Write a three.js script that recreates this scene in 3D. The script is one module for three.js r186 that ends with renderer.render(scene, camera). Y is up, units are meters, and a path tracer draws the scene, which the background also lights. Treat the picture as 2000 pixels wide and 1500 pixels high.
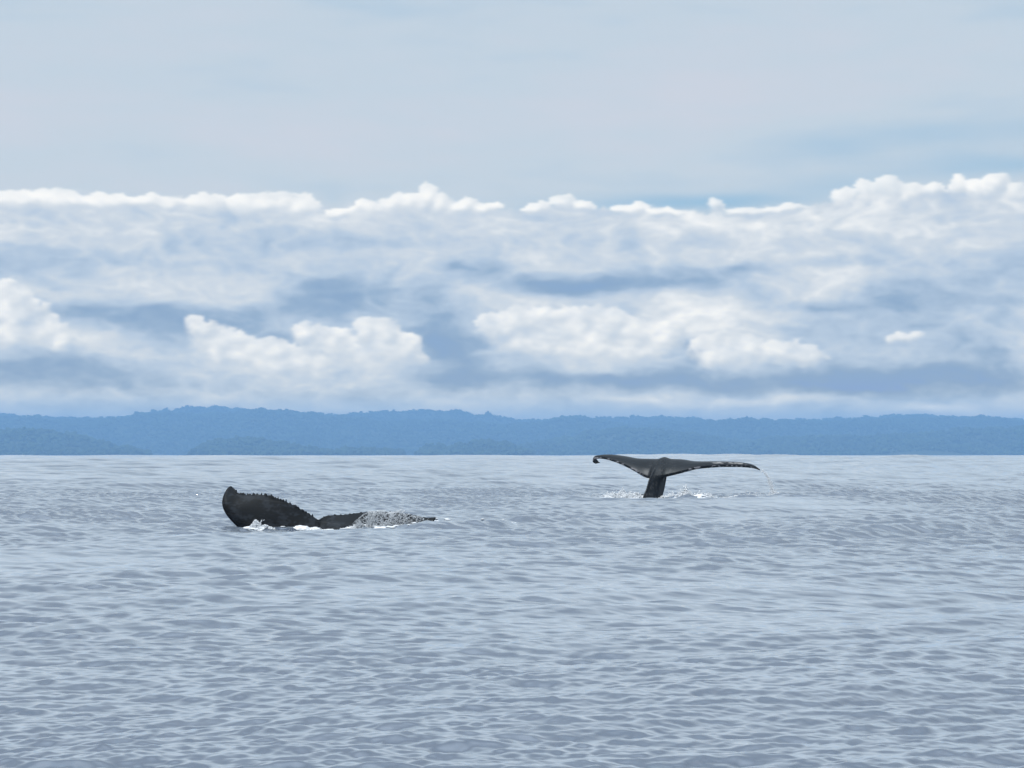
import * as THREE from 'three';
import { mergeGeometries, mergeVertices } from 'three/addons/utils/BufferGeometryUtils.js';

// ------------------------------------------------------------------ camera, sun, exposure
const EYE = 1.25;                                                    // metres above the mean water level, from a small boat
const scene = new THREE.Scene();
const camera = new THREE.PerspectiveCamera(25.05, 4 / 3, 0.1, 30000);
camera.position.set(0, EYE, 0);
camera.lookAt(0, EYE, -100);
camera.setViewOffset(2000, 1500, 0, -139, 2000, 1500);               // rising front: level camera, low horizon
const renderer = new THREE.WebGLRenderer({ antialias: true });
renderer.setSize(1024, 768);
renderer.toneMapping = THREE.LinearToneMapping;
renderer.toneMappingExposure = 1.0;
renderer.shadowMap.enabled = true;
renderer.shadowMap.type = THREE.PCFSoftShadowMap;

const SUN = new THREE.Vector3(-0.34, 0.9, 0.3).normalize();
const sun = new THREE.DirectionalLight(0xfffaf4, 4.6);
sun.position.copy(SUN).multiplyScalar(200).add(new THREE.Vector3(0, 0, -30));
sun.target.position.set(0, 0, -30);
sun.castShadow = true;
sun.shadow.radius = 24;
sun.shadow.mapSize.set(2048, 2048);
Object.assign(sun.shadow.camera, { left: -60, right: 60, top: 60, bottom: -60, near: 1, far: 500 });
scene.add(sun, sun.target);

const HAZE_DENSITY = 0.000195, HAZE_COLOR = [0.3, 0.58, 1.0];
scene.fog = new THREE.FogExp2(new THREE.Color().setRGB(...HAZE_COLOR), HAZE_DENSITY);

// ------------------------------------------------------------------ helpers
function rng(seed) { let s = seed | 0; return () => { s = (s + 0x6d2b79f5) | 0; let t = Math.imul(s ^ (s >>> 15), 1 | s); t = (t + Math.imul(t ^ (t >>> 7), 61 | t)) ^ t; return ((t ^ (t >>> 14)) >>> 0) / 4294967296; }; }
const clamp = (x, a = 0, b = 1) => Math.min(b, Math.max(a, x));
const lerp = (a, b, t) => a + (b - a) * t;
const smooth = (a, b, x) => { const t = clamp((x - a) / (b - a)); return t * t * (3 - 2 * t); };
const lin = (c) => { c /= 255; return c <= 0.04045 ? c / 12.92 : ((c + 0.055) / 1.055) ** 2.4; };
const rgb = (r, g, b) => [lin(r), lin(g), lin(b)];
const PERM = new Uint8Array(512);
{ const r = rng(77), p = [...Array(256).keys()]; for (let i = 255; i > 0; i--) { const j = Math.floor(r() * (i + 1)); [p[i], p[j]] = [p[j], p[i]]; } for (let i = 0; i < 512; i++) PERM[i] = p[i & 255]; }
const fade = (t) => t * t * t * (t * (t * 6 - 15) + 10);
function grad3(h, x, y, z) { const u = (h & 15) < 8 ? x : y, v = (h & 15) < 4 ? y : ((h & 15) === 12 || (h & 15) === 14 ? x : z); return ((h & 1) ? -u : u) + ((h & 2) ? -v : v); }
function noise3(x, y, z) {
  const X = Math.floor(x), Y = Math.floor(y), Z = Math.floor(z); x -= X; y -= Y; z -= Z;
  const xi = X & 255, yi = Y & 255, zi = Z & 255, u = fade(x), v = fade(y), w = fade(z);
  const A = PERM[xi] + yi, B = PERM[xi + 1] + yi, AA = PERM[A & 255] + zi, AB = PERM[(A + 1) & 255] + zi, BA = PERM[B & 255] + zi, BB = PERM[(B + 1) & 255] + zi;
  return lerp(lerp(lerp(grad3(PERM[AA], x, y, z), grad3(PERM[BA], x - 1, y, z), u), lerp(grad3(PERM[AB], x, y - 1, z), grad3(PERM[BB], x - 1, y - 1, z), u), v),
    lerp(lerp(grad3(PERM[AA + 1], x, y, z - 1), grad3(PERM[BA + 1], x - 1, y, z - 1), u), lerp(grad3(PERM[AB + 1], x, y - 1, z - 1), grad3(PERM[BB + 1], x - 1, y - 1, z - 1), u), v), w);
}
function noise2(x, y) {
  const X = Math.floor(x), Y = Math.floor(y); x -= X; y -= Y;
  const xi = X & 255, yi = Y & 255, u = fade(x), v = fade(y), A = PERM[xi] + yi, B = PERM[xi + 1] + yi;
  const g = (h, a, b) => { h = PERM[h & 255] & 7; const p = h < 4 ? a : b, q = h < 4 ? b : a; return ((h & 1) ? -p : p) + ((h & 2) ? -q : q) * 0.5; };
  return lerp(lerp(g(A, x, y), g(B, x - 1, y), u), lerp(g(A + 1, x, y - 1), g(B + 1, x - 1, y - 1), u), v);
}
function fbm(x, y, n) { let s = 0, a = 0.5; for (let i = 0; i < n; i++) { s += a * noise2(x, y); x = x * 2.03 + 11.7; y = y * 2.03 + 5.3; a *= 0.5; } return s; }
function billow(x, y, n) { let s = 0, a = 0.5; for (let i = 0; i < n; i++) { s += a * (1 - 2 * Math.abs(noise2(x, y))); x = x * 2.1 + 3.7; y = y * 2.1 + 9.2; a *= 0.5; } return s; }
function along(table, x) { if (x <= table[0][0]) return table[0][1]; for (let i = 1; i < table.length; i++) if (x <= table[i][0]) { const t = (x - table[i - 1][0]) / (table[i][0] - table[i - 1][0]); return lerp(table[i - 1][1], table[i][1], t * t * (3 - 2 * t)); } return table[table.length - 1][1]; }
const names = new Map();
function numbered(name) { const n = names.get(name) ?? 0; names.set(name, n + 1); return n ? name + '_' + String(n).padStart(3, '0') : name; }
function put(o, name, data) { o.name = numbered(name); o.castShadow = o.receiveShadow = true; Object.assign(o.userData, data); scene.add(o); return o; }

// ------------------------------------------------------------------ sky: a bank of cumulus and layered cloud under a thin veil, as azimuth and elevation in degrees
const BANK_TOP = [[-16.5,8.16],[-14.13,8.29],[-11.71,8.2],[-9.42,8.13],[-7.43,8.31],[-6.09,7.95],[-4.74,8.13],[-3.39,8.31],[-1.7,8.24],[-0.25,7.91],[0.17,7.91],[1.36,8.21],[2.88,7.98],[4.24,8.09],[5.08,7.88],[6.76,7.85],[8.42,7.91],[10.08,7.99],[11.39,8.33],[13.01,8.44],[14.93,8.32],[16.5,8.15]];
const TOP_PUFFS = [[-15.87,8.01,0.85,0.31],[-14.77,8.1,1.02,0.31],[-13.17,8.13,1.02,0.27],[-11.71,8.11,0.85,0.24],[-10.08,8.12,0.71,0.34],[-8.76,8.11,0.58,0.34],[-7.93,8.2,0.81,0.34],[-6.92,8.12,0.58,0.31],[-5.75,7.87,0.51,0.2],[-4.74,8.02,0.54,0.27],[-3.9,8.19,0.58,0.34],[-2.85,8.43,0.37,0.41],[-3.19,8.2,0.51,0.34],[-2.37,8.2,0.54,0.34],[-1.53,8.17,0.51,0.24],[-0.85,8.04,0.58,0.2],[0.85,8.11,0.58,0.2],[1.73,8.27,0.51,0.29],[2.37,8.1,0.44,0.2],[3.9,8.06,0.75,0.2],[4.91,7.91,0.68,0.17],[6.67,8.12,0.27,0.22],[7.59,7.91,0.85,0.14],[9.09,7.98,0.85,0.15],[10.9,8.29,0.41,0.31],[11.55,8.47,0.51,0.37],[12.28,8.58,0.48,0.37],[13.01,8.39,0.58,0.27],[13.81,8.43,0.44,0.24],[14.45,8.53,0.37,0.34],[15.01,8.41,0.41,0.31],[15.64,8.52,0.44,0.37],[16.34,8.3,0.48,0.27]];
const LOW_PUFFS = [[-16.5,4.69,1.02,0.75],[-15.87,4.3,1.02,0.68],[-15.16,3.91,0.88,0.51],[-16.19,3.73,1.19,0.44],[-14.61,3.62,0.44,0.24],[-10.34,4.12,0.37,0.41],[-10.08,3.82,0.51,0.51],[-9.58,3.66,0.68,0.44],[-8.92,3.63,0.75,0.34],[-8.09,3.34,1.02,0.44],[-8.92,3.17,1.19,0.44],[-6.76,3.94,0.58,0.37],[-5.92,3.61,0.85,0.48],[-6.59,3.18,1.02,0.44],[-4.83,4.04,0.51,0.48],[-4.24,3.95,0.68,0.48],[-3.56,3.54,0.61,0.48],[-4.4,3.36,1.02,0.44],[-5.25,3.36,0.85,0.41],[-3.14,3.2,0.44,0.24],[-7.43,2.84,1.53,0.41],[-0.34,4.22,0.85,0.51],[0.68,4.39,1.02,0.48],[1.87,4.22,1.19,0.58],[3.05,4.21,1.19,0.58],[4.07,4.04,1.02,0.51],[4.91,3.78,0.81,0.48],[0.85,3.68,1.19,0.44],[2.37,3.51,1.53,0.48],[4.07,3.37,1.19,0.41],[6.59,3.52,0.85,0.44],[7.59,3.34,1.02,0.48],[8.76,3.33,1.02,0.44],[9.58,3.16,0.75,0.34],[7.26,3.08,1.19,0.27],[12.77,3.72,0.58,0.24],[13.17,3.81,0.41,0.2]];
const TONES = [[-15.56,6.82,4.41,0.68,0.1],[-9.58,6.81,4.07,1.02,-0.08],[-1.7,6.57,3.39,0.68,0.06],[9.25,7.15,7.13,1.02,0.12],[-11.71,5.45,4.75,0.85,0.1],[-13.33,4.52,3.22,0.44,-0.42],[-10.73,4.14,2.04,0.61,-0.34],[-7.43,4.85,2.72,0.44,-0.28],[-5.41,5.29,2.04,0.68,-0.34],[-2.54,4.21,1.02,1.19,-0.5],[-1.7,3.37,1.02,0.85,-0.35],[-1.36,6.24,0.85,0.41,-0.34],[2.04,5.56,2.04,0.41,-0.46],[5.08,5.8,2.72,0.34,-0.4],[8.42,6.17,2.72,0.24,-0.28],[8.09,5.01,1.02,0.34,-0.16],[10.24,4.82,0.51,0.2,-0.28],[9.75,5.82,2.21,0.51,0.14],[5.92,4.7,2.38,0.68,0.16],[10.9,3.98,2.04,1.02,-0.16],[13.33,4.76,1.87,1.53,-0.2],[15.72,5.36,1.53,2.04,-0.06],[15.4,6.66,2.04,1.02,0.02],[-13.81,2.62,2.88,0.61,-0.4],[-15.56,2.92,1.87,0.37,-0.34],[-0.85,2.7,2.04,0.37,-0.44],[3.39,2.56,2.72,0.31,-0.36],[7.59,2.3,4.41,0.34,-0.42],[13.33,2.54,3.73,0.51,-0.46],[15.72,2.4,2.72,0.41,-0.2],[5.84,3.52,0.27,0.37,-0.5],[1.36,5.06,2.72,0.31,0.1],[-13.33,1.88,3.39,0.24,0.16],[-7.43,2.0,2.04,0.68,0.06],[-1.7,1.68,1.19,0.14,0.1],[5.08,1.76,2.38,0.2,0.24],[8.92,1.79,2.04,0.17,0.22],[13.33,1.5,1.87,0.17,0.36],[15.87,1.62,1.19,0.34,0.22],[12.04,5.44,1.19,1.02,-0.08],[-8.09,4.01,0.68,0.24,-0.3],[-12.69,3.29,1.36,0.85,0.12],[15.87,3.73,1.36,0.85,-0.08]];
const VEIL = [[-13.33,13.44,2.72,0.51,0.05],[-11.71,12.57,3.73,1.02,-0.04],[-9.58,10.25,1.53,0.41,0.07],[-2.21,10.71,1.53,0.37,0.09],[6.76,11.94,5.09,1.02,0.06],[-12.53,9.67,3.05,0.34,-0.1],[-7.43,9.0,2.04,0.31,-0.1],[-15.24,9.08,1.7,0.51,-0.05],[9.75,9.92,2.72,0.44,-0.2],[14.13,10.08,3.39,0.51,-0.22],[15.72,9.06,2.55,0.37,-0.34],[10.9,8.75,2.55,0.34,-0.2],[7.59,8.3,3.39,0.27,-0.34],[4.24,8.22,2.72,0.31,-0.2],[0.34,8.11,0.68,0.24,-0.2],[11.71,9.21,2.72,0.37,-0.06],[-5.92,8.45,0.68,0.34,-0.14]];
{ // the same kinds of cloud go on round the rest of the horizon
  const r = rng(5);
  for (let a = 18.6; a < 341; a += 0.62) {
    const w = (x) => (x > 180 ? x - 360 : x), top = along(BANK_TOP, ((a > 180 ? (360 - a) : a) * 1.31 % 32) - 16);
    TOP_PUFFS.push([w(a), top - 0.05 + r() * 0.24, 0.48 + r() * 0.6, 0.2 + r() * 0.28]);
    if (r() < 0.45) LOW_PUFFS.push([w(a), 3.6 + r() * 1.6, 0.6 + r() * 1, 0.3 + r() * 0.4]);
    if (r() < 0.5) TONES.push([w(a), 1.6 + r() * 6, 1.6 + r() * 3.2, 0.24 + r() * 1, 0.5 * r() - 0.38]);
    if (r() < 0.16) VEIL.push([w(a), 9.5 + r() * 6.5, 2.4 + r() * 3.2, 0.4 + r() * 0.8, 0.3 * r() - 0.22]);
  }
}
const RAMP = [[0, rgb(126, 160, 198)], [0.28, rgb(150, 178, 208)], [0.5, rgb(178, 199, 222)], [0.7, rgb(203, 215, 228)], [0.86, rgb(228, 234, 240)], [1, rgb(248, 250, 251)]];
function ramp(t, out) {
  t = clamp(t);
  let i = 1; while (i < RAMP.length - 1 && t > RAMP[i][0]) i++;
  const k = (t - RAMP[i - 1][0]) / (RAMP[i][0] - RAMP[i - 1][0]);
  for (let c = 0; c < 3; c++) out[c] = lerp(RAMP[i - 1][1][c], RAMP[i][1][c], k);
}
const byAzimuth = (list) => { const b = Array.from({ length: 360 }, () => []); for (const p of list) for (let k = Math.floor(p[0] - p[2] * 2.2); k <= p[0] + p[2] * 2.2; k++) b[((k % 360) + 360) % 360].push(p); return b; };
const wrapDeg = (d) => (d > 180 ? d - 360 : d < -180 ? d + 360 : d);
const AIR = [0.178, 0.388, 0.71];                                        // what the haze itself adds to a long line of sight
function makeSky() {
  const W = 4096, H = 4096, data = new Float32Array(W * H * 4), step = 360 / W, stepY = 180 / H;
  const horizonRow = H / 2, rows = Math.ceil(17 / stepY), topB = byAzimuth(TOP_PUFFS), lowB = byAzimuth(LOW_PUFFS), toneB = byAzimuth(TONES), veilB = byAzimuth(VEIL);
  const azOf = (col) => wrapDeg((col + 0.5) * step - 180 + 90);
  const field = (list, a, e, rough) => {
    let f = -2;
    for (const p of list) { const da = wrapDeg(a - p[0]) / p[2], de = (e - p[1]) / (p[3] * 1.2), v = 1 - da * da - de * de; if (v > -1.5) { const h = clamp(0.5 + (v - f) * 1.6); f = lerp(f, v, h) + h * (1 - h) * 0.16; } }
    return f < -1.4 ? -2 : f;
  };
  const topF = new Float32Array(W * rows), lowF = new Float32Array(W * rows), topS = new Float32Array(W * rows), lowS = new Float32Array(W * rows);
  for (let j = 0; j < rows; j++) for (let i = 0; i < W; i++) {
    const e = (j + 0.5) * stepY, a = azOf(i), k = ((Math.floor(a) % 360) + 360) % 360;
    const at = j * W + i, A = a * 1.4545, E = e * 1.4545, wa = a + 0.4 * fbm(A * 0.9, E * 0.9, 3), we = e + 0.28 * fbm(A * 0.9 + 50, E * 0.9, 3);
    topF[at] = E > 9 && E < 15 ? field(topB[k], wa, we) : -2;
    lowF[at] = E > 2.5 && E < 9 ? field(lowB[k], wa, we) : -2;
    topS[at] = lowS[at] = -2;
    if (topF[at] > -1.4) { const b = billow(A * 0.75 + 40, E * 0.95, 2) - 0.3, n = billow(A * 2.6, E * 2.9 + 7, 4) - 0.48; topS[at] = topF[at] + 0.9 * b; topF[at] += 0.9 * b + 0.55 * n; }
    if (lowF[at] > -1.4) { const b = billow(A * 0.6 + 70, E * 0.85, 2) - 0.3, n = billow(A * 2.0, E * 2.3 + 17, 4) - 0.48; lowS[at] = lowF[at] + 0.9 * b; lowF[at] += 0.9 * b + 0.6 * n; }
  }
  const col = [0, 0, 0], cc = [0, 0, 0], veil = rgb(193, 209, 224), warm = rgb(203, 210, 224), blue = rgb(146, 188, 219), low = rgb(172, 200, 226);
  const lit = (F, i, j) => {
    const l = F[j * W + (i + W - 2) % W], r = F[j * W + (i + 2) % W], u = F[Math.min(rows - 1, j + 4) * W + i], d = F[Math.max(0, j - 4) * W + i];
    const gx = -(r - l) * 1.1, gy = -(u - d) * 1.1, n = Math.hypot(gx, gy, 1);
    return (gx * -0.42 + gy * 0.74 + 0.52) / n;
  };
  for (let j = 0; j < H / 2; j++) for (let i = 0; i < W; i++) {
    const e = (j + 0.5) * stepY, a = azOf(i), A = a * 1.4545, E = e * 1.4545, k = ((Math.floor(a) % 360) + 360) % 360, low24 = j < rows;
    let v = 0.42 * fbm(A * 0.045 + 3, E * 0.16, low24 ? 4 : 2) + (low24 ? 0.16 * fbm(A * 0.22 + E * 0.3, E * 1.1 - A * 0.06, 5) : 0);
    if (low24) { const wa = a + 2.4 * fbm(A * 0.1, E * 0.3 + 9, 3), we = e + 0.7 * fbm(A * 0.09 + 31, E * 0.25, 3); for (const p of veilB[k]) { const da = wrapDeg(wa - p[0]) / p[2], de = (we - p[1]) / p[3], d = da * da + de * de; if (d < 6) v += p[4] * Math.exp(-d); } }
    for (let c = 0; c < 3; c++) col[c] = v < 0 ? lerp(veil[c], blue[c], clamp(-v * 1.8 - 0.03)) : lerp(veil[c], warm[c], clamp(v * 3.2));
    if (low24 && E < 15) {
      const top = 0.06 + along(BANK_TOP, Math.abs(a) < 16.5 ? a : ((Math.abs(a) * 1.31) % 32) - 16), edge = (top - e) * 1.4545 + 0.6 * (billow(A * 0.9, E * 1.1, 4) - 0.45);
      const alpha = smooth(-0.12, 0.16, edge);
      if (alpha > 0) {
        const wa = a + 1.9 * fbm(A * 0.22, E * 0.55 + 2, 4), we = e + 0.6 * fbm(A * 0.2 + 17, E * 0.6, 4);
        let t = 0.548 + 0.36 * fbm(wa * 0.23, we * 0.9 + 4, 5) + 0.3 * (billow(wa * 0.6, we * 1.35 + 8, 6) - 0.45) + 0.10 * fbm(A * 2.1, E * 3.4, 4);
        for (const p of toneB[k]) { const da = wrapDeg(wa - p[0]) / p[2], de = (we - p[1]) / p[3], d = da * da + de * de; if (d < 6) t += (p[4] < 0 ? 0.86 : 1) * p[4] * Math.exp(-d); }
        t += (0.13 + 0.3 * fbm(A * 0.25 + 20, 4, 3)) * smooth(1.1, 0.1, top - e) - 0.10 * smooth(4.5, 3, E);
        ramp(t, cc);
        for (let c = 0; c < 3; c++) col[c] = lerp(col[c], cc[c], alpha);
      }
      for (const [F, S, edgeTop, base, span] of [[topF, topS, 0.2, 0.80, 0.26], [lowF, lowS, 0.36, 0.72, 0.26]]) {
        const f = F[j * W + i];
        if (f <= 0) continue;
        const g = lit(S, i, j), up = F[Math.max(0, j - 6) * W + i] - F[Math.min(rows - 1, j + 6) * W + i], al = smooth(0, lerp(1.0, edgeTop, clamp(up * 1.6 + 0.35)), f) * (F === topF ? clamp(0.82 + 0.9 * fbm(A * 0.3 + 9, E * 0.8, 3)) * smooth(10.6, 11.7, E + 0.5 * fbm(a * 0.7, e, 3)) : clamp(0.80 + 0.8 * fbm(A * 0.5 + 60, E * 0.9, 4)));
        ramp(base + span * g - 0.06 + (F === topF ? 0.14 : 0.34) * fbm(A * 0.9, E * 1.3 + 3, 5), cc);
        for (let c = 0; c < 3; c++) col[c] = lerp(col[c], cc[c], al);
      }
      const hz = 0.55 * smooth(3.2, 1.6, E);
      for (let c = 0; c < 3; c++) col[c] = lerp(col[c], low[c], hz);
    }
    const at = ((horizonRow + j) * W + i) * 4, bright = 1 + 2.4 * smooth(38, 85, e), through = Math.max(0.19, Math.exp(-HAZE_DENSITY * 300 / Math.sin(e * Math.PI / 180)));
    for (let c = 0; c < 3; c++) data[at + c] = Math.max(col[c] * 0.3, (col[c] - AIR[c] * (1 - through)) / through) * bright;  // the sky as it is above the haze
    data[at + 3] = 1;
  }
  for (let at = 0; at < horizonRow * W * 4; at += 4) { data[at] = 0.2; data[at + 1] = 0.28; data[at + 2] = 0.38; data[at + 3] = 1; }
  const t = new THREE.DataTexture(data, W, H, THREE.RGBAFormat, THREE.FloatType);
  t.mapping = THREE.EquirectangularReflectionMapping; t.magFilter = t.minFilter = THREE.LinearFilter; t.needsUpdate = true;
  return t;
}
scene.background = scene.environment = makeSky();

// ------------------------------------------------------------------ sea
const waves = [];
{
  const r = rng(2024);
  const add = (n, l0, l1, slope, dir, spread) => { for (let i = 0; i < n; i++) { const L = l0 * (l1 / l0) ** ((i + r()) / n), th = dir + (r() + r() + r() - 1.5) * spread, k = 2 * Math.PI / L; waves.push({ L, k, kx: k * Math.cos(th), kz: k * Math.sin(th), a: slope * L / (2 * Math.PI) * (0.6 + 0.8 * r()), p: r() * 6.283, short: smooth(1.6, 0.7, L), lean: L < 3 ? 0.28 : 0.1 }); } };
  const D = Math.PI / 2 - 0.05;                                       // towards the boat, a little from the left
  add(6, 9, 26, 0.016, D - 0.45, 0.5);
  add(16, 1.6, 9, 0.013, D - 0.4, 0.8);
  add(16, 0.8, 1.6, 0.012, D - 0.3, 0.9);
  add(20, 0.4, 0.8, 0.018, D - 0.2, 0.95);
  add(24, 0.2, 0.4, 0.031, D - 0.1, 1.0);
  add(24, 0.1, 0.2, 0.044, D - 0.1, 1.0);
  add(16, 0.06, 0.1, 0.036, D - 0.1, 1.0);
}
// slick and churned places round the whales: x, z, half widths, strength of the short waves
const SLICKS = [[0, -66, 6, 2.2, 0.12], [4, -43, 2.6, 1.6, 0.25], [5.5, -37.5, 5, 1.6, 0.5], [0.5, -55, 4.5, 4, 1.4], [7.6, -50.5, 2.6, 4, 2.2], [3.2, -48.5, 1.6, 1.6, 2.0], [0.9, -31.2, 1.8, 0.8, 0.4], [1.5, -36, 2.6, 1.4, 2.0]];
// low ridges of water pushed up by the whales: from x, z to x, z, height, half width
const RIDGES = [[1.6, -44.6, 5.6, -44.4, 0.085, 0.4], [-1.4, -29.2, 2.6, -33, 0.085, 0.4], [4.2, -46.9, 5.0, -46.9, 0.08, 0.3], [0.2, -35, 3.4, -36.5, 0.08, 0.35], [-3, -53, 3, -52, 0.05, 0.6], [6.2, -46.2, 9.6, -46.8, 0.09, 0.45]];
function bump(x, z) { // the heap of thrown water over the lying whale's right lobe
  const u = (x + 2.06) / 0.62, v = (z + 29.75) / 0.42, d = u * u + v * v;
  return d > 4 ? 0 : 0.05 * Math.exp(-d * d * 0.55) + 0.03 * noise2(x * 9, z * 7) * Math.exp(-d);
}
function stirred(x, z) {
  if (z > -26 || z < -54 || Math.abs(x) > 12) return 0;
  let y = bump(x, z);
  for (const [x0, z0, x1, z1, h, w] of RIDGES) {
    const dx = x1 - x0, dz = z1 - z0, l2 = dx * dx + dz * dz, t = clamp(((x - x0) * dx + (z - z0) * dz) / l2), ex = x - x0 - t * dx, ez = z - z0 - t * dz, d = Math.hypot(ex, ez) / (w * (0.7 + 0.5 * noise2(x * 0.9 + x0, z * 0.5)));
    if (d < 3) y += h * Math.exp(-d * d) * (1 + 0.5 * noise2(x * 1.6, z));
  }
  for (const [cx, cz, rx, rz, h] of [[4.8, -47.6, 0.8, 0.9, 0.17], [3.1, -48.2, 0.9, 0.9, 0.13], [6.6, -48.6, 1.5, 1.2, 0.09], [-2.1, -29.4, 0.8, 0.5, 0.03]]) {
    const u = (x - cx) / rx, v = (z - cz) / rz, d = u * u + v * v;
    if (d < 5) y += h * Math.exp(-d) * (0.25 + 1.3 * (billow(x * 2.1, z * 1.3, 3) - 0.35));
  }
  return y;
}
function patch(x, z) {
  let k = 1;
  for (const [cx, cz, rx, rz, m] of SLICKS) { const u = (x - cx + 0.6 * noise2(x * 0.5, z * 0.4)) / rx, v = (z - cz) / rz, d = u * u + v * v; if (d < 6) k *= lerp(1, m, Math.exp(-d * 1.1)); }
  return k * wind(x, z);
}
function wind(x, z) { return clamp(0.95 + 2.0 * fbm(x * 0.11 + 7, z * 0.13, 3), 0.25, 1.9); }
const out = [0, 0, 0, 0, 0];
// the open water farther out heaves more: long swell that makes the skyline of the sea uneven
const SWELL = [[78, 1.25, 0.3], [104, 1.9, 2.1], [131, 1.45, 4.4], [61, 1.05, 5.2], [47, 2.0, 1.2]].map(([L, th, p]) => [2 * Math.PI / L * Math.cos(th), 2 * Math.PI / L * Math.sin(th), p, 0.0030 * L + 0.05]);
function offshore(x, z) { const k = smooth(75, 230, Math.hypot(x, z)); if (k === 0) return 0; let y = 0; for (const [kx, kz, p, a] of SWELL) y += a * Math.cos(kx * x + kz * z + p); return k * y; }
// dx, y, dz and the two slopes of the surface at (x, z), leaving out waves too short for a mesh of that spacing
function sea(x, z, spacing = 0) {
  let dx = 0, y = 0, dz = 0, sx = 0, sz = 0;
  const pm = patch(x, z), dist = Math.hypot(x, z), out2 = 1 + 0.85 * smooth(9, 30, dist) + 1.3 * smooth(45, 150, dist);
  for (const w of waves) {
    let a = w.a * (spacing ? smooth(1.6, 2.9, w.L / spacing) : 1);
    if (a === 0) continue;
    a *= lerp(1, pm, w.short) * (w.L < 9 && w.L > 0.2 ? out2 : 1);
    const ph = w.kx * x + w.kz * z + w.p, s = Math.sin(ph), c = Math.cos(ph);
    const s2 = 2 * s * c, c2 = c * c - s * s;                         // fronts steeper than backs
    y += a * (c + w.lean * s2); dx -= 0.35 * a * (w.kx / w.k) * s; dz -= 0.35 * a * (w.kz / w.k) * s;
    const d = a * (2 * w.lean * c2 - s); sx += d * w.kx; sz += d * w.kz;
  }
  const st = stirred(x, z);
  if (st !== 0 || (z < -26 && z > -54 && Math.abs(x) < 12)) { const e = 0.03; sx += (stirred(x + e, z) - stirred(x - e, z)) / (2 * e); sz += (stirred(x, z + e) - stirred(x, z - e)) / (2 * e); y += st; }
  if (x * x + z * z > 5600) { y += offshore(x, z); sx += (offshore(x + 1, z) - offshore(x - 1, z)) / 2; sz += (offshore(x, z + 1) - offshore(x, z - 1)) / 2; }
  out[0] = dx; out[1] = y; out[2] = dz; out[3] = sx; out[4] = sz;
  return out;
}
function makeSea() {
  const radii = [];
  for (let r = 0.5; r < 11800;) { radii.push(r); r += r < 5 ? 0.5 : r < 60 ? clamp(3.4e-4 * r * r, 0.016, 0.085) : r < 110 ? 0.085 + (r - 60) * 0.008 : r < 400 ? 0.0044 * r : Math.min(0.013 * r, 60); }
  const angles = [], fine = 21, dA = 0.068;
  for (let a = -fine; a <= fine + 1e-6; a += dA) angles.push(a);
  for (let a = fine + 2; a < 360 - fine - 1; a += 5) angles.push(a);
  const N = angles.length, M = radii.length, pos = new Float32Array((N * M + 1) * 3), nor = new Float32Array((N * M + 1) * 3), uv = new Float32Array((N * M + 1) * 2);
  for (let j = 0; j < M; j++) {
    const r = radii[j], dr = (radii[j + 1] ?? r * 1.01) - r;
    for (let i = 0; i < N; i++) {
      const t = angles[i] * Math.PI / 180, x = r * Math.sin(t), z = -r * Math.cos(t), inFan = i < (2 * fine) / dA + 1;
      const s = sea(x, z, Math.max(dr, r * (inFan ? 0.0011 : 0.087))), at = j * N + i, n = Math.hypot(s[3], 1, s[4]);
      pos[at * 3] = x + s[0]; pos[at * 3 + 1] = s[1]; pos[at * 3 + 2] = z + s[2];
      nor[at * 3] = -s[3] / n; nor[at * 3 + 1] = 1 / n; nor[at * 3 + 2] = -s[4] / n;
      uv[at * 2] = x; uv[at * 2 + 1] = z;
    }
  }
  const last = N * M; nor[last * 3 + 1] = 1;
  const index = new Uint32Array(N * (M - 1) * 6 + N * 3);
  let q = 0;
  for (let i = 0; i < N; i++) { index[q++] = last; index[q++] = (i + 1) % N; index[q++] = i; }
  for (let j = 0; j + 1 < M; j++) for (let i = 0; i < N; i++) { const a = j * N + i, b = j * N + (i + 1) % N, c = a + N, d = b + N; index[q++] = a; index[q++] = b; index[q++] = c; index[q++] = b; index[q++] = d; index[q++] = c; }
  const g = new THREE.BufferGeometry();
  g.setAttribute('position', new THREE.BufferAttribute(pos, 3)); g.setAttribute('normal', new THREE.BufferAttribute(nor, 3)); g.setAttribute('uv', new THREE.BufferAttribute(uv, 2));
  g.setIndex(new THREE.BufferAttribute(index, 1));
  console.log('sea triangles', index.length / 3, 'rows', M, 'cols', N);
  return g;
}
// fine ripples, as the sum of short waves that fit a square tile; two tiles of different size and turn do not repeat together
function rippleTile(size, seed, count, k0, k1, turn, slope) {
  const r = rng(seed), h = new Float32Array(size * size), set = [];
  for (let i = 0; i < count; i++) { const th = turn + (r() + r() + r() - 1.5) * 0.85, k = k0 * (k1 / k0) ** ((i + r()) / count), kx = Math.round(k * Math.cos(th)), ky = Math.round(k * Math.sin(th)); set.push([kx, ky, slope * (0.6 + 0.8 * r()) / (2 * Math.PI * Math.hypot(kx, ky) || 1), r() * 6.283]); }
  for (const [kx, ky, a, p] of set) {
    const cx = new Float32Array(size), sx = new Float32Array(size);
    for (let x = 0; x < size; x++) { const t = 2 * Math.PI * kx * x / size; cx[x] = Math.cos(t); sx[x] = Math.sin(t); }
    for (let y = 0; y < size; y++) { const t = 2 * Math.PI * ky * y / size + p, c = a * Math.cos(t), s = a * Math.sin(t); for (let x = 0; x < size; x++) h[y * size + x] += c * cx[x] - s * sx[x]; }
  }
  return h;
}
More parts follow.
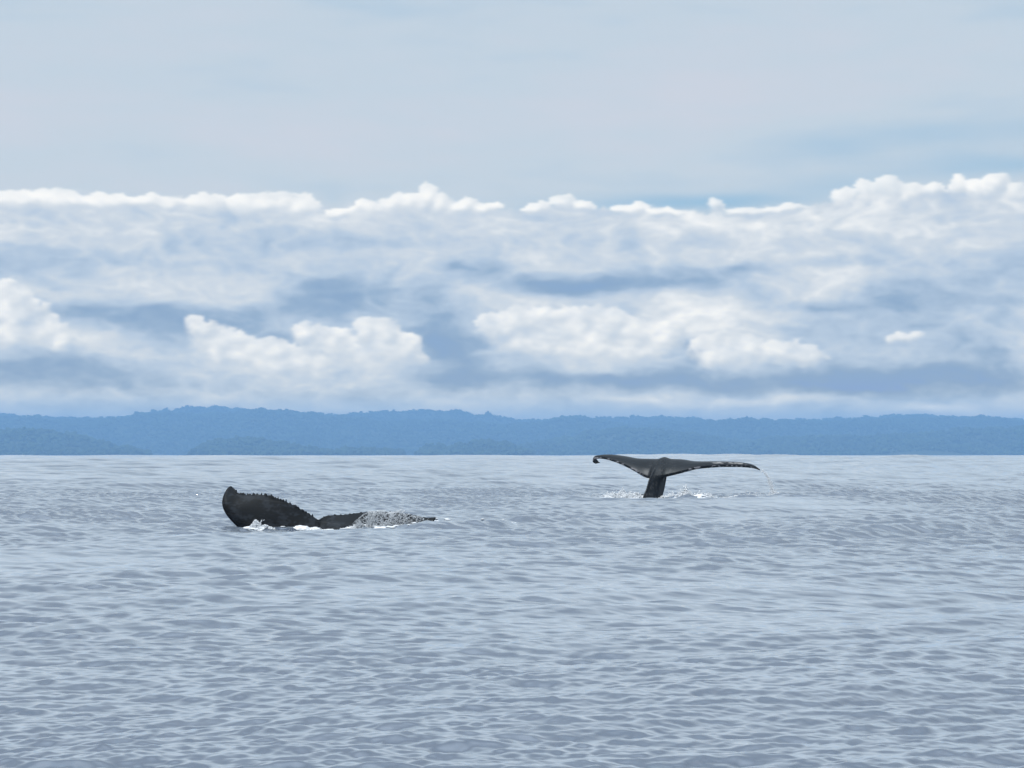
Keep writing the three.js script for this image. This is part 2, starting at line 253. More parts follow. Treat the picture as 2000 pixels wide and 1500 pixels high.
function normalTile(size, h) {
  const d = new Uint8Array(size * size * 4);
  for (let y = 0; y < size; y++) for (let x = 0; x < size; x++) {
    const sx = (h[y * size + (x + 1) % size] - h[y * size + (x + size - 1) % size]) * size / 2, sy = (h[((y + 1) % size) * size + x] - h[((y + size - 1) % size) * size + x]) * size / 2, n = Math.hypot(sx, sy, 1), at = (y * size + x) * 4;
    d[at] = 127.5 - 127.5 * sx / n; d[at + 1] = 127.5 - 127.5 * sy / n; d[at + 2] = 127.5 + 127.5 / n; d[at + 3] = 255;
  }
  const t = new THREE.DataTexture(d, size, size); t.wrapS = t.wrapT = THREE.RepeatWrapping; t.magFilter = THREE.LinearFilter; t.needsUpdate = true;
  return t;
}
const ripples = normalTile(1024, rippleTile(1024, 31, 46, 6, 44, Math.PI / 2 - 0.1, 0.014));
ripples.repeat.set(1 / 2.9, 1 / 2.9);
const water = new THREE.MeshPhysicalMaterial({ name: 'sea_water', color: new THREE.Color().setRGB(0.012, 0.028, 0.062), roughness: 0.045, ior: 2.0, sheen: 1.4, sheenRoughness: 0.8, sheenColor: new THREE.Color().setRGB(0.9, 0.96, 1.0), clearcoat: 1, clearcoatRoughness: 0.06, normalMap: ripples });
put(new THREE.Mesh(makeSea(), water), 'sea', { kind: 'structure', label: 'grey blue rippled sea with a gentle swell reaching to the hills' });

// ------------------------------------------------------------------ wooded hills across the water
const NEAR_HILL = [[-2447,69],[-2185,83],[-1922,90],[-1748,90],[-1669,97],[-1573,90],[-1486,78],[-1398,55],[-1311,38],[-1223,13],[-1162,-9],[-1132,-9],[-1101,20],[-1049,48],[-996,60],[-944,71],[-891,66],[-839,64],[-769,55],[-699,31],[-524,31],[-419,27],[-332,17],[-280,41],[-227,38],[-175,45],[-122,55],[-70,62],[-26,55],[17,38],[105,8],[175,-18],[2447,-27]];
const EAST_HILL = [[-2820,-31],[-201,-31],[-40,-1],[20,47],[121,63],[222,80],[302,96],[403,116],[504,112],[604,104],[705,96],[806,80],[906,67],[1007,76],[1108,80],[1209,84],[1410,88],[1611,96],[1813,108],[1914,116],[2014,124],[2316,136],[2820,120]];
const MAIN_RIDGE = [[-3421,155],[-2933,175],[-2444,184],[-2297,189],[-2175,175],[-2053,172],[-1833,189],[-1772,204],[-1662,218],[-1588,206],[-1417,204],[-1344,209],[-1246,221],[-1173,226],[-1075,221],[-978,209],[-855,197],[-733,187],[-635,167],[-489,172],[-367,175],[-196,165],[0,153],[49,155],[147,170],[244,189],[318,194],[391,182],[489,165],[611,148],[733,165],[855,170],[978,177],[1075,182],[1222,175],[1369,172],[1466,165],[1711,175],[1857,179],[2004,182],[2199,189],[2297,187],[2444,170],[2933,160],[3421,145]];
const FAR_RIDGE = [[-3815,211],[-2725,227],[-2453,208],[-2126,211],[-1826,249],[-1690,268],[-1499,260],[-1308,244],[-954,227],[-654,241],[-382,249],[-136,227],[0,200],[273,194],[518,211],[763,214],[899,208],[1226,178],[1526,200],[1908,211],[2153,227],[2316,216],[2725,200],[3815,211]];
const earth = new THREE.MeshStandardMaterial({ name: 'forest_floor', color: new THREE.Color().setRGB(0.025, 0.04, 0.02), roughness: 1 });
const leaf = new THREE.MeshStandardMaterial({ name: 'forest_canopy', color: new THREE.Color().setRGB(0.028, 0.05, 0.026), roughness: 1 });
function crownShape(seed) {
  const g = mergeVertices(new THREE.IcosahedronGeometry(1, 2).deleteAttribute('uv').deleteAttribute('normal')), p = g.attributes.position;
  for (let i = 0; i < p.count; i++) { const x = p.getX(i), y = p.getY(i), z = p.getZ(i), k = 0.8 + 0.75 * noise3(x * 1.3 + seed, y * 1.3, z * 1.3) + 0.3 * noise3(x * 3.1, y * 3.1 + seed, z * 3.1); p.setXYZ(i, x * k, y * k * 0.8, z * k); }
  g.computeVertexNormals();
  return g;
}
const crowns = [crownShape(3.3), crownShape(9.1), crownShape(17.7)];
function hill(name, label, table, dist, front, seed, count) {
  const height = (x, z) => {
    const d = -z - dist, xx = x * dist / -z;                         // the crest line wanders towards and away from the water
    const crest = 160 * noise2(x * 0.0016 + seed, seed), s = d - crest, h = along(table, xx) - 18 + 9 * noise2(xx * 0.011 + seed, 2) + 5 * noise2(xx * 0.03, seed);
    const slope = s < 0 ? Math.max(-0.25, 1 + s / front) : 1 - s / (front * 0.8), side = Math.max(-0.3, slope < 0 ? slope : slope * slope * (3 - 2 * slope));
    const spur = s < 0 ? 0.30 * Math.abs(h) * noise2(x * 0.0042 + seed * 3, z * 0.0022) * smooth(0, -front * 0.45, s) * smooth(-front * 1.05, -front * 0.6, s) : 0;
    return Math.min(h, h * side) + spur - (side <= 0 ? 3 : 0);
  };
  const nx = 320, nz = 40, x0 = -dist * 0.95, dx = dist * 1.9 / nx, z0 = -dist - front * 0.9, dz = front * 2.1 / nz, pos = [], idx = [];
  for (let j = 0; j <= nz; j++) for (let i = 0; i <= nx; i++) { const x = x0 + i * dx, z = z0 + j * dz; pos.push(x, height(x, z), z); if (i < nx && j < nz) { const a = j * (nx + 1) + i; idx.push(a, a + nx + 1, a + 1, a + 1, a + nx + 1, a + nx + 2); } }
  const g = new THREE.BufferGeometry().setAttribute('position', new THREE.Float32BufferAttribute(pos, 3)); g.setIndex(idx); g.computeVertexNormals();
  put(new THREE.Mesh(g, earth), 'hills', { kind: 'structure', label });
  const r = rng(seed * 100), m = new THREE.Matrix4(), q = new THREE.Quaternion(), e = new THREE.Euler(), c = new THREE.Color(), mats = [[], [], []], cols = [[], [], []];
  for (let n = 0; n < count; n++) {
    const x = (r() * 2 - 1) * dist * 0.38, z = -dist + 160 * noise2(x * 0.0016 + seed, seed) - front * (r() < 0.35 ? r() * 0.08 - 0.02 : -r() * 1.02 + 0.05), y = height(x, z);
    if (y < 1) continue;
    const big = r() < 0.04 ? 1.25 : 1, s = (5 + 9 * r() * r()) * big * (1 + 0.5 * noise2(x * 0.012 + 5, z * 0.012)), k = Math.floor(r() * 3);
    m.compose(new THREE.Vector3(x, y + s * (0.1 + 0.7 * r()), z), q.setFromEuler(e.set(r() - 0.5, r() * 6.28, r() - 0.5)), new THREE.Vector3(s, s * (0.75 + 0.5 * r()), s));
    mats[k].push(m.clone()); const v = 0.75 + 0.5 * r() * r() + 0.5 * noise2(x * 0.006, z * 0.01); cols[k].push([v, v * (0.95 + 0.15 * r()), v * 0.9]);
  }
  return { mats, cols };
}
function woods(label, found) {
  const g = new THREE.Group();
  for (let k = 0; k < 3; k++) {
    const all = found.flatMap((f) => f.mats[k]), col = found.flatMap((f) => f.cols[k]), im = new THREE.InstancedMesh(crowns[k], leaf, all.length), c = new THREE.Color();
    all.forEach((m, i) => { im.setMatrixAt(i, m); im.setColorAt(i, c.setRGB(...col[i])); });
    im.name = 'canopy'; im.userData.kind = 'stuff'; im.castShadow = im.receiveShadow = true; g.add(im);
  }
  put(g, 'forest', { kind: 'stuff', label });
}
woods('hazy blue rainforest covering the low near hills at the left of the shore', [hill('hills', 'dark low wooded hills nearest the water at the left', NEAR_HILL, 5900, 590, 2.3, 16000)]);
woods('hazy blue rainforest covering the near hills behind the raised flukes', [hill('hills', 'broad wooded hills at the right behind the raised tail', EAST_HILL, 6800, 740, 5.1, 24000)]);
woods('hazy blue rainforest covering the long main ridge', [hill('hills', 'long wooded ridge across the whole view', MAIN_RIDGE, 8250, 960, 7.9, 36000)]);
woods('palest blue rainforest on the farthest ridge', [hill('hills', 'farthest pale ridge just under the clouds', FAR_RIDGE, 9200, 840, 11.7, 26000)]);

// ------------------------------------------------------------------ whales: balls swept along flukes and stalk, blended into one skin
const UP_AT = new THREE.Vector3(3.9, 0, -47.9), LYING_AT = new THREE.Vector3(-3.35, 0, -29.9);
const UPRIGHT_RIGHT_LOBE = [[0.254,0.666,-0.15,0.457,1.134,-1.15,0.068],[0.792,0.795,-0.12,0.922,1.119,-1.15,0.064],[1.222,0.901,-0.15,1.318,1.062,-1.05,0.06],[1.8,0.951,-0.22,1.886,1.062,-0.95,0.053],[2.387,0.95,-0.35,2.43,1.048,-0.9,0.045],[2.836,0.906,-0.5,2.827,0.99,-0.85,0.032],[3.069,0.832,-0.72,3.077,0.846,-0.78,0.016]];
const UPRIGHT_LEFT_LOBE = [[0.254,0.666,-0.15,0.457,1.134,-1.15,0.068],[-0.133,0.665,-0.3,0.029,1.134,-1.25,0.064],[-0.461,0.849,-0.5,-0.324,1.148,-1.4,0.06],[-0.8,1.019,-0.8,-0.65,1.213,-1.55,0.053],[-1.144,1.141,-1.1,-1.037,1.257,-1.7,0.045],[-1.378,1.177,-1.35,-1.358,1.243,-1.75,0.04],[-1.544,1.147,-1.55,-1.505,1.206,-1.75,0.034],[-1.571,1.059,-1.6,-1.431,1.074,-1.75,0.022],[-1.494,1.008,-1.66,-1.372,1.029,-1.75,0.015]];
const LYING_LEFT_LOBE = [[0.017,-0.389,0.15,-0.006,0.114,-0.05,0.12],[-0.313,-0.329,0.12,-0.201,0.239,-0.05,0.1],[-0.668,-0.259,0.1,-0.467,0.389,-0.05,0.09],[-0.98,-0.154,0.08,-0.734,0.496,-0.06,0.085],[-1.213,-0.049,0.06,-0.986,0.557,-0.08,0.08],[-1.411,0.109,0.04,-1.184,0.557,-0.1,0.075],[-1.547,0.259,0.02,-1.342,0.551,-0.14,0.07],[-1.62,0.399,-0.02,-1.437,0.573,-0.18,0.06],[-1.632,0.53,-0.12,-1.48,0.633,-0.28,0.045],[-1.607,0.643,-0.24,-1.534,0.677,-0.34,0.03],[-1.568,0.704,-0.33,-1.567,0.703,-0.35,0.016]];
const LYING_RIGHT_LOBE = [[0.017,-0.389,0.15,-0.006,0.114,-0.05,0.12],[0.269,-0.122,0.2,0.133,0.187,-0.25,0.09],[0.616,-0.081,0.15,0.404,0.2,-0.4,0.08],[0.957,-0.087,0.0,0.705,0.234,-0.45,0.08],[1.348,-0.056,-0.1,1.055,0.252,-0.45,0.08],[1.698,-0.007,-0.2,1.505,0.216,-0.45,0.06],[1.919,0.062,-0.25,1.822,0.155,-0.4,0.035],[2.015,0.159,-0.3,2.005,0.158,-0.33,0.016]];
const cat = (a, b, c, d, t) => 0.5 * (2 * b + (c - a) * t + (2 * a - 5 * b + 4 * c - d) * t * t + (3 * b - a - 3 * c + d) * t * t * t);
function station(rows, s) { const n = rows.length - 1, f = clamp(s) * n, i = Math.min(n - 1, Math.floor(f)), t = f - i, at = (k) => rows[clamp(k, 0, n)]; return rows[0].map((_, c) => cat(at(i - 1)[c], at(i)[c], at(i + 1)[c], at(i + 2)[c], t)); }
// balls of one lobe; each carries (span, chord) for the colouring
function lobeBalls(rows, balls, cell, belly = 0, thick = 1, arch = 0) {
  const N = Math.ceil(3.2 / (cell * 1.4));
  for (let i = 0; i <= N; i++) {
    const s = i / N, q = station(rows, s), L = q.slice(0, 3), T = q.slice(3, 6), th = Math.max(0.012, q[6] * (thick ?? 1)), chord = Math.hypot(T[0] - L[0], T[1] - L[1], T[2] - L[2]), M = Math.max(3, Math.ceil(chord / (cell * 1.1)));
    for (let j = 0; j <= M; j++) {
      const c = j / M, r = Math.max(cell * 0.95, th * (c < 0.16 ? 0.8 + 0.2 * Math.sin(c / 0.16 * Math.PI / 2) : 1 - 0.86 * ((c - 0.16) / 0.84) ** 0.8)), up = belly * Math.sin(Math.PI * c) * chord;
      balls.push([lerp(L[0], T[0], c), lerp(L[1], T[1], arch ? 1 - (1 - c) ** arch : c) + up * 0.5, lerp(L[2], T[2], c) + up, r, s, c]);
    }
  }
}
function stalkBalls(stations, dorsal, balls) {
  const N = 90;
  for (let i = 0; i <= N; i++) {
    const [x, y, z, half, wide] = station(stations, i / N), M = 14;
    for (let j = -M; j <= M; j++) { const t = j / M; balls.push([x + dorsal[0] * half * t, y, z + dorsal[1] * half * t, Math.max(0.026, wide * (1 - 0.9 * Math.abs(t) ** 1.1)), -1, t]); }
  }
}
function skin(fluke, stalk, cell, blend) {
  const lo = [1e9, 1e9, 1e9], hi = [-1e9, -1e9, -1e9], band = blend + 2 * cell;
  for (const b of [...fluke, ...stalk]) for (let c = 0; c < 3; c++) { lo[c] = Math.min(lo[c], b[c] - b[3] - 3 * cell); hi[c] = Math.max(hi[c], b[c] + b[3] + 3 * cell); }
  const n = lo.map((v, c) => Math.ceil((hi[c] - v) / cell) + 1), [nx, ny, nz] = n, size = nx * ny * nz;
  const F = new Float32Array(size).fill(1), P = new Float32Array(size).fill(1), id = new Int32Array(size).fill(-1);
  const splat = (list, D, mark) => list.forEach((b, k) => {
    const R = b[3] + (D === P || b[6] ? band : Math.min(band, 5 * cell + (b[7] ?? band))), a = [0, 1, 2].map((c) => Math.max(0, Math.ceil((b[c] - R - lo[c]) / cell))), z = [0, 1, 2].map((c) => Math.min(n[c] - 1, Math.floor((b[c] + R - lo[c]) / cell)));
    for (let kz = a[2]; kz <= z[2]; kz++) { const dz = lo[2] + kz * cell - b[2]; for (let ky = a[1]; ky <= z[1]; ky++) { const dy = lo[1] + ky * cell - b[1], row = (kz * ny + ky) * nx; for (let kx = a[0]; kx <= z[0]; kx++) { const dx = lo[0] + kx * cell - b[0], d = Math.sqrt(dx * dx + dy * dy + dz * dz) - b[3]; if (d < D[row + kx]) { D[row + kx] = d; if (mark) id[row + kx] = k; } } } }
  });
  splat(fluke, F, true); splat(stalk, P, false);
  for (let i = 0; i < size; i++) { const a = F[i], b = P[i]; if (a > band && b > band) { F[i] = 1; continue; } const h = Math.max(blend - Math.abs(a - b), 0) / blend; F[i] = Math.min(a, b) - h * h * blend * 0.25; }
  // surface nets
  const vert = new Int32Array(size).fill(-1), pos = [], ids = [], idx = [], step = [1, nx, nx * ny], corner = [0, 1, nx, nx + 1, nx * ny, nx * ny + 1, nx * ny + nx, nx * ny + nx + 1];
  for (let z = 0; z < nz - 1; z++) for (let y = 0; y < ny - 1; y++) for (let x = 0; x < nx - 1; x++) {
    const i = (z * ny + y) * nx + x; let mask = 0;
    for (let c = 0; c < 8; c++) if (F[i + corner[c]] < 0) mask |= 1 << c;
    if (mask === 0 || mask === 255) continue;
    let px = 0, py = 0, pz = 0, m = 0;
    for (let c = 0; c < 8; c++) for (let ax = 0; ax < 3; ax++) { if (c & (1 << ax)) continue; const e = c | (1 << ax), a = F[i + corner[c]], b = F[i + corner[e]]; if ((a < 0) === (b < 0)) continue; const t = a / (a - b); px += (c & 1) + (ax === 0 ? t : 0); py += ((c >> 1) & 1) + (ax === 1 ? t : 0); pz += ((c >> 2) & 1) + (ax === 2 ? t : 0); m++; }
    vert[i] = pos.length / 3; pos.push(lo[0] + (x + px / m) * cell, lo[1] + (y + py / m) * cell, lo[2] + (z + pz / m) * cell); ids.push(id[i]);
  }
  for (let z = 1; z < nz - 1; z++) for (let y = 1; y < ny - 1; y++) for (let x = 1; x < nx - 1; x++) {
    const i = (z * ny + y) * nx + x, inside = F[i] < 0;
    for (let ax = 0; ax < 3; ax++) { if ((F[i + step[ax]] < 0) === inside) continue; const u = step[(ax + 1) % 3], v = step[(ax + 2) % 3], a = vert[i], b = vert[i - u], c = vert[i - u - v], d = vert[i - v]; if (inside) idx.push(a, b, c, a, c, d); else idx.push(a, c, b, a, d, c); }
  }
  // two light smoothing passes take out the stairs of the grid
  const count = pos.length / 3;
  for (let pass = 0; pass < 2; pass++) {
    const sum = new Float32Array(count * 3), deg = new Float32Array(count);
    for (let t = 0; t < idx.length; t += 3) for (let e = 0; e < 3; e++) { const a = idx[t + e], b = idx[t + (e + 1) % 3]; for (let c = 0; c < 3; c++) { sum[a * 3 + c] += pos[b * 3 + c]; sum[b * 3 + c] += pos[a * 3 + c]; } deg[a]++; deg[b]++; }
    for (let i = 0; i < count; i++) for (let c = 0; c < 3; c++) pos[i * 3 + c] = lerp(pos[i * 3 + c], sum[i * 3 + c] / deg[i], 0.5);
  }
  const g = new THREE.BufferGeometry().setAttribute('position', new THREE.Float32BufferAttribute(pos, 3)); g.setIndex(idx); g.computeVertexNormals();
  return { g, ids };
}
const hide = (name, roughness, coat) => new THREE.MeshPhysicalMaterial({ name, color: 0xffffff, vertexColors: true, roughness, specularColor: new THREE.Color().setRGB(0.78, 0.9, 1), specularIntensity: name === 'wet_black_hide' ? 0.28 : 0.34, clearcoat: coat, clearcoatRoughness: 0.25 });
function paint(made, balls, colour) {
  const p = made.g.attributes.position, col = new Float32Array(p.count * 3), nrm = made.g.attributes.normal, c = [0, 0, 0];
  for (let i = 0; i < p.count; i++) { const b = made.ids[i] >= 0 ? balls[made.ids[i]] : null; colour(p.getX(i), p.getY(i), p.getZ(i), b ? b[4] : -1, b ? b[5] : 0, nrm.getY(i), c, b ? b[8] : 0); col.set(c, i * 3); }
  made.g.setAttribute('color', new THREE.BufferAttribute(col, 3));
}
{ // the raised tail, seen from its upper side
  const cell = 0.0135, balls = [], stalk = [];
  lobeBalls(UPRIGHT_RIGHT_LOBE, balls, cell, 0, 1.0, 2.9); const split = balls.length; lobeBalls(UPRIGHT_LEFT_LOBE, balls, cell, 0, 1.0, 2.9);
  balls.forEach((b, i) => { b[8] = i < split ? 1 : -1; });
  stalkBalls([[-0.1, -0.75, 0.35, 0.5, 0.3], [-0.02, 0, 0.06, 0.35, 0.18], [0.08, 0.32, -0.08, 0.31, 0.13], [0.16, 0.6, -0.22, 0.29, 0.115], [0.26, 0.86, -0.42, 0.22, 0.09], [0.35, 1.06, -0.7, 0.13, 0.06], [0.41, 1.13, -0.95, 0.05, 0.045]], [-0.8, 0.6], stalk);
  const made = skin(balls, stalk, cell, 0.15);
  paint(made, balls, (x, y, z, s, c, ny, out, side) => {
    const big = noise3(x * 2.2, y * 2.2, z * 2.2), fine = noise3(x * 11, y * 16, z * 11), streak = noise3(x * 14, y * 3, z * 14), v = 0.0045 * (1 + 0.5 * big + 0.35 * streak);
    out[0] = v * 0.8; out[1] = v; out[2] = v * 1.35;
    if (s >= 0 && ny < 0.45) { // scarred leading edge
      const m = smooth(0.22, 0.04, c) * smooth(0.04, 0.2, fine + 0.5 * noise3(x * 5, y * 9, z * 5) - (s > 0.93 ? 0.1 : 0.02)) * smooth(0.1, 0.25, s) * (side > 0 && s > 0.82 ? 0.35 : 1);
      for (let k = 0; k < 3; k++) out[k] = lerp(out[k], [0.2, 0.2, 0.22][k], 0.85 * m);
    }
    if (side > 0 && s > 0.44 && s < 0.78) { const m = smooth(0.14, 0.02, Math.abs(c - 0.16 - 0.04 * big)) * smooth(0.44, 0.5, s) * smooth(0.78, 0.7, s) * smooth(-0.15, 0.2, fine + big * 0.4); for (let k = 0; k < 3; k++) out[k] = lerp(out[k], 0.28, 0.75 * m); }
    if (side < 0 && s > 0.86) { const m = smooth(0.86, 0.95, s) * 0.55; for (let k = 0; k < 3; k++) out[k] = lerp(out[k], 0.09, m); }
    if (s < 0 || s < 0.12) { const m = smooth(0.2, 0.42, noise3(x * 30 + y * 3, y * 1.8, z * 30)) * 0.05; for (let k = 0; k < 3; k++) out[k] += m * 0.4; }
  });
  const w = new THREE.Mesh(made.g, hide('wet_grey_hide', 0.42, 0.02)); w.position.copy(UP_AT);
  put(w, 'whale', { label: 'whale diving with dark T-shaped tail raised high above the water', category: 'whale' });
}
{ // the nearer tail: one lobe stands out of the water, the other lies awash
  const cell = 0.0115, balls = [], stalk = [];
  lobeBalls(LYING_LEFT_LOBE, balls, cell, 0.06); const split = balls.length; lobeBalls(LYING_RIGHT_LOBE, balls, cell, 0.03);
  balls.forEach((b, i) => { b[8] = i < split ? 1 : -1; });
  const r = rng(41);
  for (let s = 0.06; s < 0.78; s += 0.011 + r() * r() * 0.034) { // knobs along the trailing edge
    const q = station(LYING_LEFT_LOBE, s), h = 0.012 + 0.05 * r() * r() + 0.012 * r(), w = 0.015 + 0.012 * r(), lean = -0.35 + 0.5 * r();
    for (let k = 0; k <= 4; k++) { const t = k / 4; balls.push([q[3] + lean * h * t, q[4] + h * t, q[5], w * (1 - 0.35 * t), s, 1, 0, 0, 1]); }
  }
  for (let s = 0.1; s < 0.7; s += 0.03 + r() * 0.03) { const q = station(LYING_RIGHT_LOBE, s); balls.push([q[3], q[4] + 0.012 * r(), q[5], 0.018, s, 1, 0, 0, -1]); }
  stalkBalls([[0.05, -1.6, -0.9, 0.4, 0.34], [0.02, -1, -0.5, 0.3, 0.26], [0, -0.5, -0.15, 0.2, 0.18], [0, -0.2, -0.02, 0.1, 0.1]], [0, 1], stalk);
  const made = skin(balls, stalk, cell, 0.12);
  paint(made, balls, (x, y, z, s, c, ny, out, side) => {
    const big = noise3(x * 2.6 + 4, y * 2.6, z * 2.6), fine = noise3(x * 18, y * 26, z * 18), v = 0.0035 * (1 + 0.7 * big + 0.45 * fine);
    out[0] = v * 0.9; out[1] = v; out[2] = v * 1.2;
    const tip = side > 0 ? smooth(0.78, 0.95, s) : 0.35, m = tip * (0.55 + 0.45 * big);
    out[0] += 0.008 * m; out[1] += 0.0085 * m; out[2] += 0.0095 * m;
    const blot = 0.012 * smooth(0.0, 0.5, noise3(x * 5, y * 9, z * 5) + 0.6 * fine); for (let k = 0; k < 3; k++) out[k] += blot * [0.6, 0.75, 1][k];
    const scratch = smooth(0.33, 0.5, noise3(x * 4 + y * 30, y * 6, 7)) * 0.008; for (let k = 0; k < 3; k++) out[k] += scratch;
  });
  const w = new THREE.Mesh(made.g, hide('wet_black_hide', 0.6, 0)); w.position.copy(LYING_AT);
  put(w, 'whale', { label: 'whale rolling at the surface with one knobbly-edged tail fluke standing up', category: 'whale' });
}

// ------------------------------------------------------------------ foam, splashes and falling drops
const foamWhite = new THREE.MeshPhysicalMaterial({ name: 'foam', color: new THREE.Color().setRGB(0.55, 0.58, 0.61), roughness: 0.45 });
const dropWhite = new THREE.MeshPhysicalMaterial({ name: 'spray', color: new THREE.Color().setRGB(0.55, 0.58, 0.61), roughness: 0.25 });
const thrown = new THREE.MeshPhysicalMaterial({ name: 'thrown_water', color: new THREE.Color().setRGB(0.40, 0.43, 0.46), roughness: 0.2 });
const dropShape = new THREE.IcosahedronGeometry(1, 1), level = (x, z) => sea(x, z, 0.1)[1];
function scatter(name, label, material, list) { // list of [x, y, z, sx, sy, sz, turn]
  const im = new THREE.InstancedMesh(dropShape, material, list.length), m = new THREE.Matrix4(), q = new THREE.Quaternion(), axis = new THREE.Vector3(0, 0, 1);
  list.forEach((d, i) => im.setMatrixAt(i, m.compose(new THREE.Vector3(d[0], d[1], d[2]), q.setFromAxisAngle(axis, d[6] ?? 0), new THREE.Vector3(d[3], d[4], d[5]))));
  put(im, name, { kind: 'stuff', label });
}
const gauss = (r) => (r() + r() + r() + r() - 2) * 0.87;
// lace of bubbles lying on the water: kept where a web of noise is thin
function lace(r, n, cx, cz, rx, rz, list, opts = {}) {
  for (let i = 0; i < n; i++) {
    const u = gauss(r), v = gauss(r), x = cx + u * rx, z = cz + v * rz, web = Math.abs(noise2(x * (opts.f ?? 2.2) + 5, z * (opts.fz ?? 1.1))) + 0.5 * Math.abs(noise2(x * 6.1, z * 3.1 + 9));
    if (web > (opts.web ?? 0.13) * (0.6 + r())) continue;
    const s = (0.010 + 0.022 * r() * r()) * (opts.size ?? 1), k = opts.lift ? opts.lift(x, z) : 0;
    list.push([x, level(x, z) + k + 0.25 * s, z, s * (1.2 + 1.6 * r()), s * 0.55, s * 1.6, 0]);
  }
}
function burst(r, n, cx, cz, rx, rz, h, list, s0 = 0.005, s1 = 0.014, shape = 1.6) { for (let i = 0; i < n; i++) { const u = gauss(r) * 0.9, v = gauss(r), x = cx + u * rx, z = cz + v * rz, top = h * Math.exp(-u * u * shape) * clamp(0.55 + 1.5 * noise2(x * 4.5, z * 4 + h * 90), 0.08, 1.3), t = r() ** 1.5, s = s0 + (s1 - s0) * r() ** 3; list.push([x, level(x, z) + top * t, z, s, s * (0.8 + r()), s, r()]); } }
// thin threads of water thrown up from a point
function threads(r, n, cx, cz, w, h, lean, list, s = 0.006) { for (let i = 0; i < n; i++) { const x0 = cx + gauss(r) * w, z0 = cz + gauss(r) * 0.15, hh = h * (0.35 + 0.65 * r()), ln = lean + gauss(r) * 0.5, y0 = level(x0, z0), N = Math.ceil(hh / 0.008); for (let k = 0; k < N; k++) { const t = k / N; if (t > 0.45 && r() < t * 0.7) continue; list.push([x0 + ln * hh * t * t + gauss(r) * 0.004, y0 + hh * (1.6 * t - 0.6 * t * t), z0, s * (1.2 - 0.6 * t) * (0.7 + 0.6 * r()), s * (1.5 - t * 0.5), s, 0]); } } }
{
  const r = rng(301), foam = [], spray = [];
  // raised tail: churned water at both sides of the stalk
  lace(r, 5200, 4.75, -47.5, 0.55, 0.8, foam, { web: 0.24, size: 1.5 }); lace(r, 5200, 3.15, -48.0, 0.6, 0.9, foam, { web: 0.22, size: 1.5 }); lace(r, 4600, 6.7, -48.4, 1.0, 1.0, foam, { web: 0.12, size: 1.4 }); lace(r, 900, 3.9, -47.3, 0.3, 0.2, foam, { web: 0.22 });
  burst(r, 3600, 4.85, -47.5, 0.62, 0.3, 0.26, spray, 0.006, 0.022, 0.9); burst(r, 2800, 3.1, -47.9, 0.62, 0.3, 0.2, spray, 0.006, 0.022, 0.9); burst(r, 700, 3.95, -47.5, 0.35, 0.1, 0.05, spray, 0.006, 0.02); burst(r, 260, 6.4, -48.5, 0.9, 0.4, 0.1, spray); burst(r, 120, 2.4, -48.6, 0.6, 0.4, 0.14, spray, 0.004, 0.009);
  scatter('foam', 'white foam and lacy bubbles around the raised tail', foamWhite, foam);
  scatter('water_splash', 'small white splash at the foot of the raised tail', dropWhite, spray);
  const fall = [];
  for (let i = 0; i < 420; i++) { const t = r() ** 0.8, x = 6.99 + 0.36 * Math.sqrt(t) + gauss(r) * (0.015 + 0.09 * t), y = 0.82 - 0.80 * t ** 1.15 + gauss(r) * 0.05, s = 0.005 + 0.008 * r() ** 2; fall.push([x, y, -48.62 + 0.35 * t + gauss(r) * 0.05, s, s * 1.6, s, 0]); }
  burst(r, 320, 7.3, -48.2, 0.2, 0.2, 0.3, fall, 0.006, 0.018); burst(r, 160, 6.7, -48.3, 0.5, 0.2, 0.2, fall, 0.005, 0.014);
  for (let i = 0; i < 130; i++) { const x = 5.9 + r() * 1.1, t = r(); fall.push([x, 0.5 * (1 - t) * r() + 0.03, -48.6 + gauss(r) * 0.2, 0.0045, 0.007, 0.0045, 0]); }
  scatter('water_spray', 'drops streaming down from the right tip of the raised tail', dropWhite, fall);
}
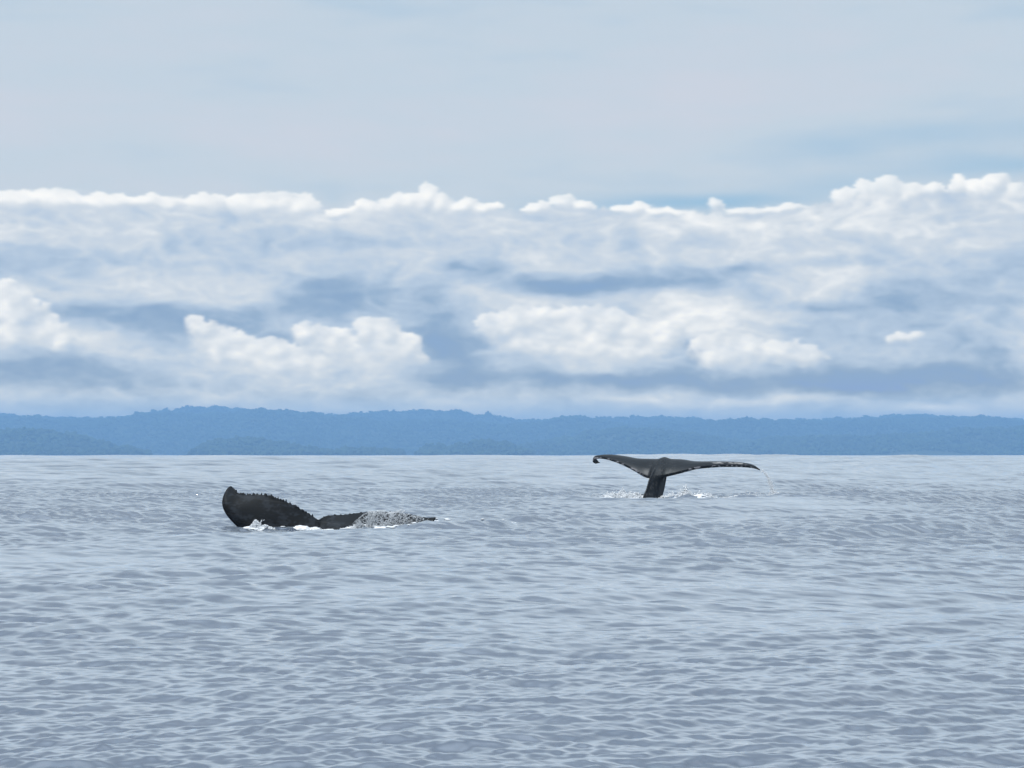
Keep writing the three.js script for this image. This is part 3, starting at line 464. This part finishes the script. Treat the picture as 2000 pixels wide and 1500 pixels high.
{
  const r = rng(977), foam = [], left = [], mound = [];
  lace(r, 1500, -4.38, -29.62, 0.16, 0.2, foam, { web: 0.3 }); lace(r, 1500, -3.5, -29.72, 0.35, 0.09, foam, { web: 0.16 }); lace(r, 1500, -2.8, -29.75, 0.35, 0.1, foam, { web: 0.26 }); lace(r, 2500, -2.1, -29.6, 0.5, 0.35, foam, { web: 0.14 });
  lace(r, 4200, -1.2, -32.6, 0.5, 1.5, foam, { web: 0.12, f: 3.1 }); lace(r, 900, -0.2, -33.6, 0.6, 1.0, foam, { web: 0.05 });
  scatter('foam', 'white foam trailing right of the nearer whale and along its waterline', foamWhite, foam);
  burst(r, 900, -4.36, -29.55, 0.13, 0.06, 0.13, left, 0.004, 0.012); threads(r, 26, -4.36, -29.55, 0.1, 0.15, 0.2, left); burst(r, 420, -4.2, -29.55, 0.12, 0.05, 0.05, left); burst(r, 200, -3.35, -29.6, 0.5, 0.05, 0.04, left, 0.004, 0.009); burst(r, 420, -2.75, -29.65, 0.22, 0.05, 0.05, left, 0.004, 0.01);
  scatter('water_splash', 'small white splash where the upright fluke cuts the water', dropWhite, left);
  // curtain of thrown water over the lobe that lies awash
  for (let i = 0; i < 34000; i++) {
    const u = gauss(r) * 0.6, x = -2.06 + u * 0.75, h = 0.29 * Math.exp(-((u * 1.15) ** 4)) * (1 - 0.16 * u) * (1 + 0.3 * noise2(x * 5, 3)), v = r(), y = v * h, web = Math.abs(noise2(x * 13 + 3, y * 17)) + 0.8 * Math.abs(noise2(x * 41, y * 47 + 4)), rim = smooth(0.05, 0.0, Math.abs(y - h));
    if (web > (r() < 0.07 ? 0.5 : 0.1) + 0.2 * rim + 0.16 * r() * r() + 0.12 * smooth(0.0, -0.6, u)) continue;
    const s = 0.0022 + 0.0045 * r() ** 2; mound.push([x, y, -29.9 + 0.38 * Math.sqrt(Math.max(0, 1 - (y / (h + 0.02)) ** 2)) + gauss(r) * 0.02, s, s, s, 0]);
  }
  threads(r, 60, -2.42, -29.6, 0.07, 0.26, 0.35, mound, 0.005); threads(r, 40, -2.62, -29.6, 0.05, 0.16, -0.1, mound, 0.006);
  burst(r, 500, -2.0, -29.6, 0.55, 0.15, 0.36, mound, 0.0035, 0.008); burst(r, 500, -2.62, -29.6, 0.13, 0.08, 0.1, mound, 0.005, 0.013); burst(r, 300, -1.55, -29.6, 0.25, 0.1, 0.12, mound, 0.004, 0.009);
  scatter('water_splash', 'broad heap of thrown water over the awash fluke', thrown, mound);
}

// ------------------------------------------------------------------ far bird
{
  const dark = new THREE.MeshStandardMaterial({ name: 'dark_feathers', color: new THREE.Color().setRGB(0.03, 0.03, 0.035), roughness: 0.8 }), bird = new THREE.Group();
  const body = new THREE.Mesh(new THREE.LatheGeometry([[0.001, -0.32], [0.05, -0.26], [0.09, -0.1], [0.1, 0.05], [0.07, 0.2], [0.06, 0.26], [0.045, 0.31], [0.001, 0.4]].map((p) => new THREE.Vector2(...p)), 10).rotateZ(-Math.PI / 2), dark);
  body.name = 'body'; bird.add(body);
  for (const side of [-1, 1]) {
    const s = new THREE.Shape(); s.moveTo(0.12, 0); s.quadraticCurveTo(0.16, 0.3, 0.02, 0.62); s.quadraticCurveTo(-0.08, 0.4, -0.12, 0); s.closePath();
    const wing = new THREE.Mesh(new THREE.ExtrudeGeometry(s, { depth: 0.02, bevelEnabled: false }).rotateX(side * Math.PI / 2).rotateX(-side * 0.3).translate(0, 0.03, 0), dark); wing.name = 'wing'; bird.add(wing);
  }
  bird.position.set(129.0, 117, -600); bird.rotation.y = 0.4; bird.scale.setScalar(0.6);
  put(bird, 'seabird', { label: 'tiny dark bird flying high at the upper right', category: 'bird' });
}

renderer.render(scene, camera);
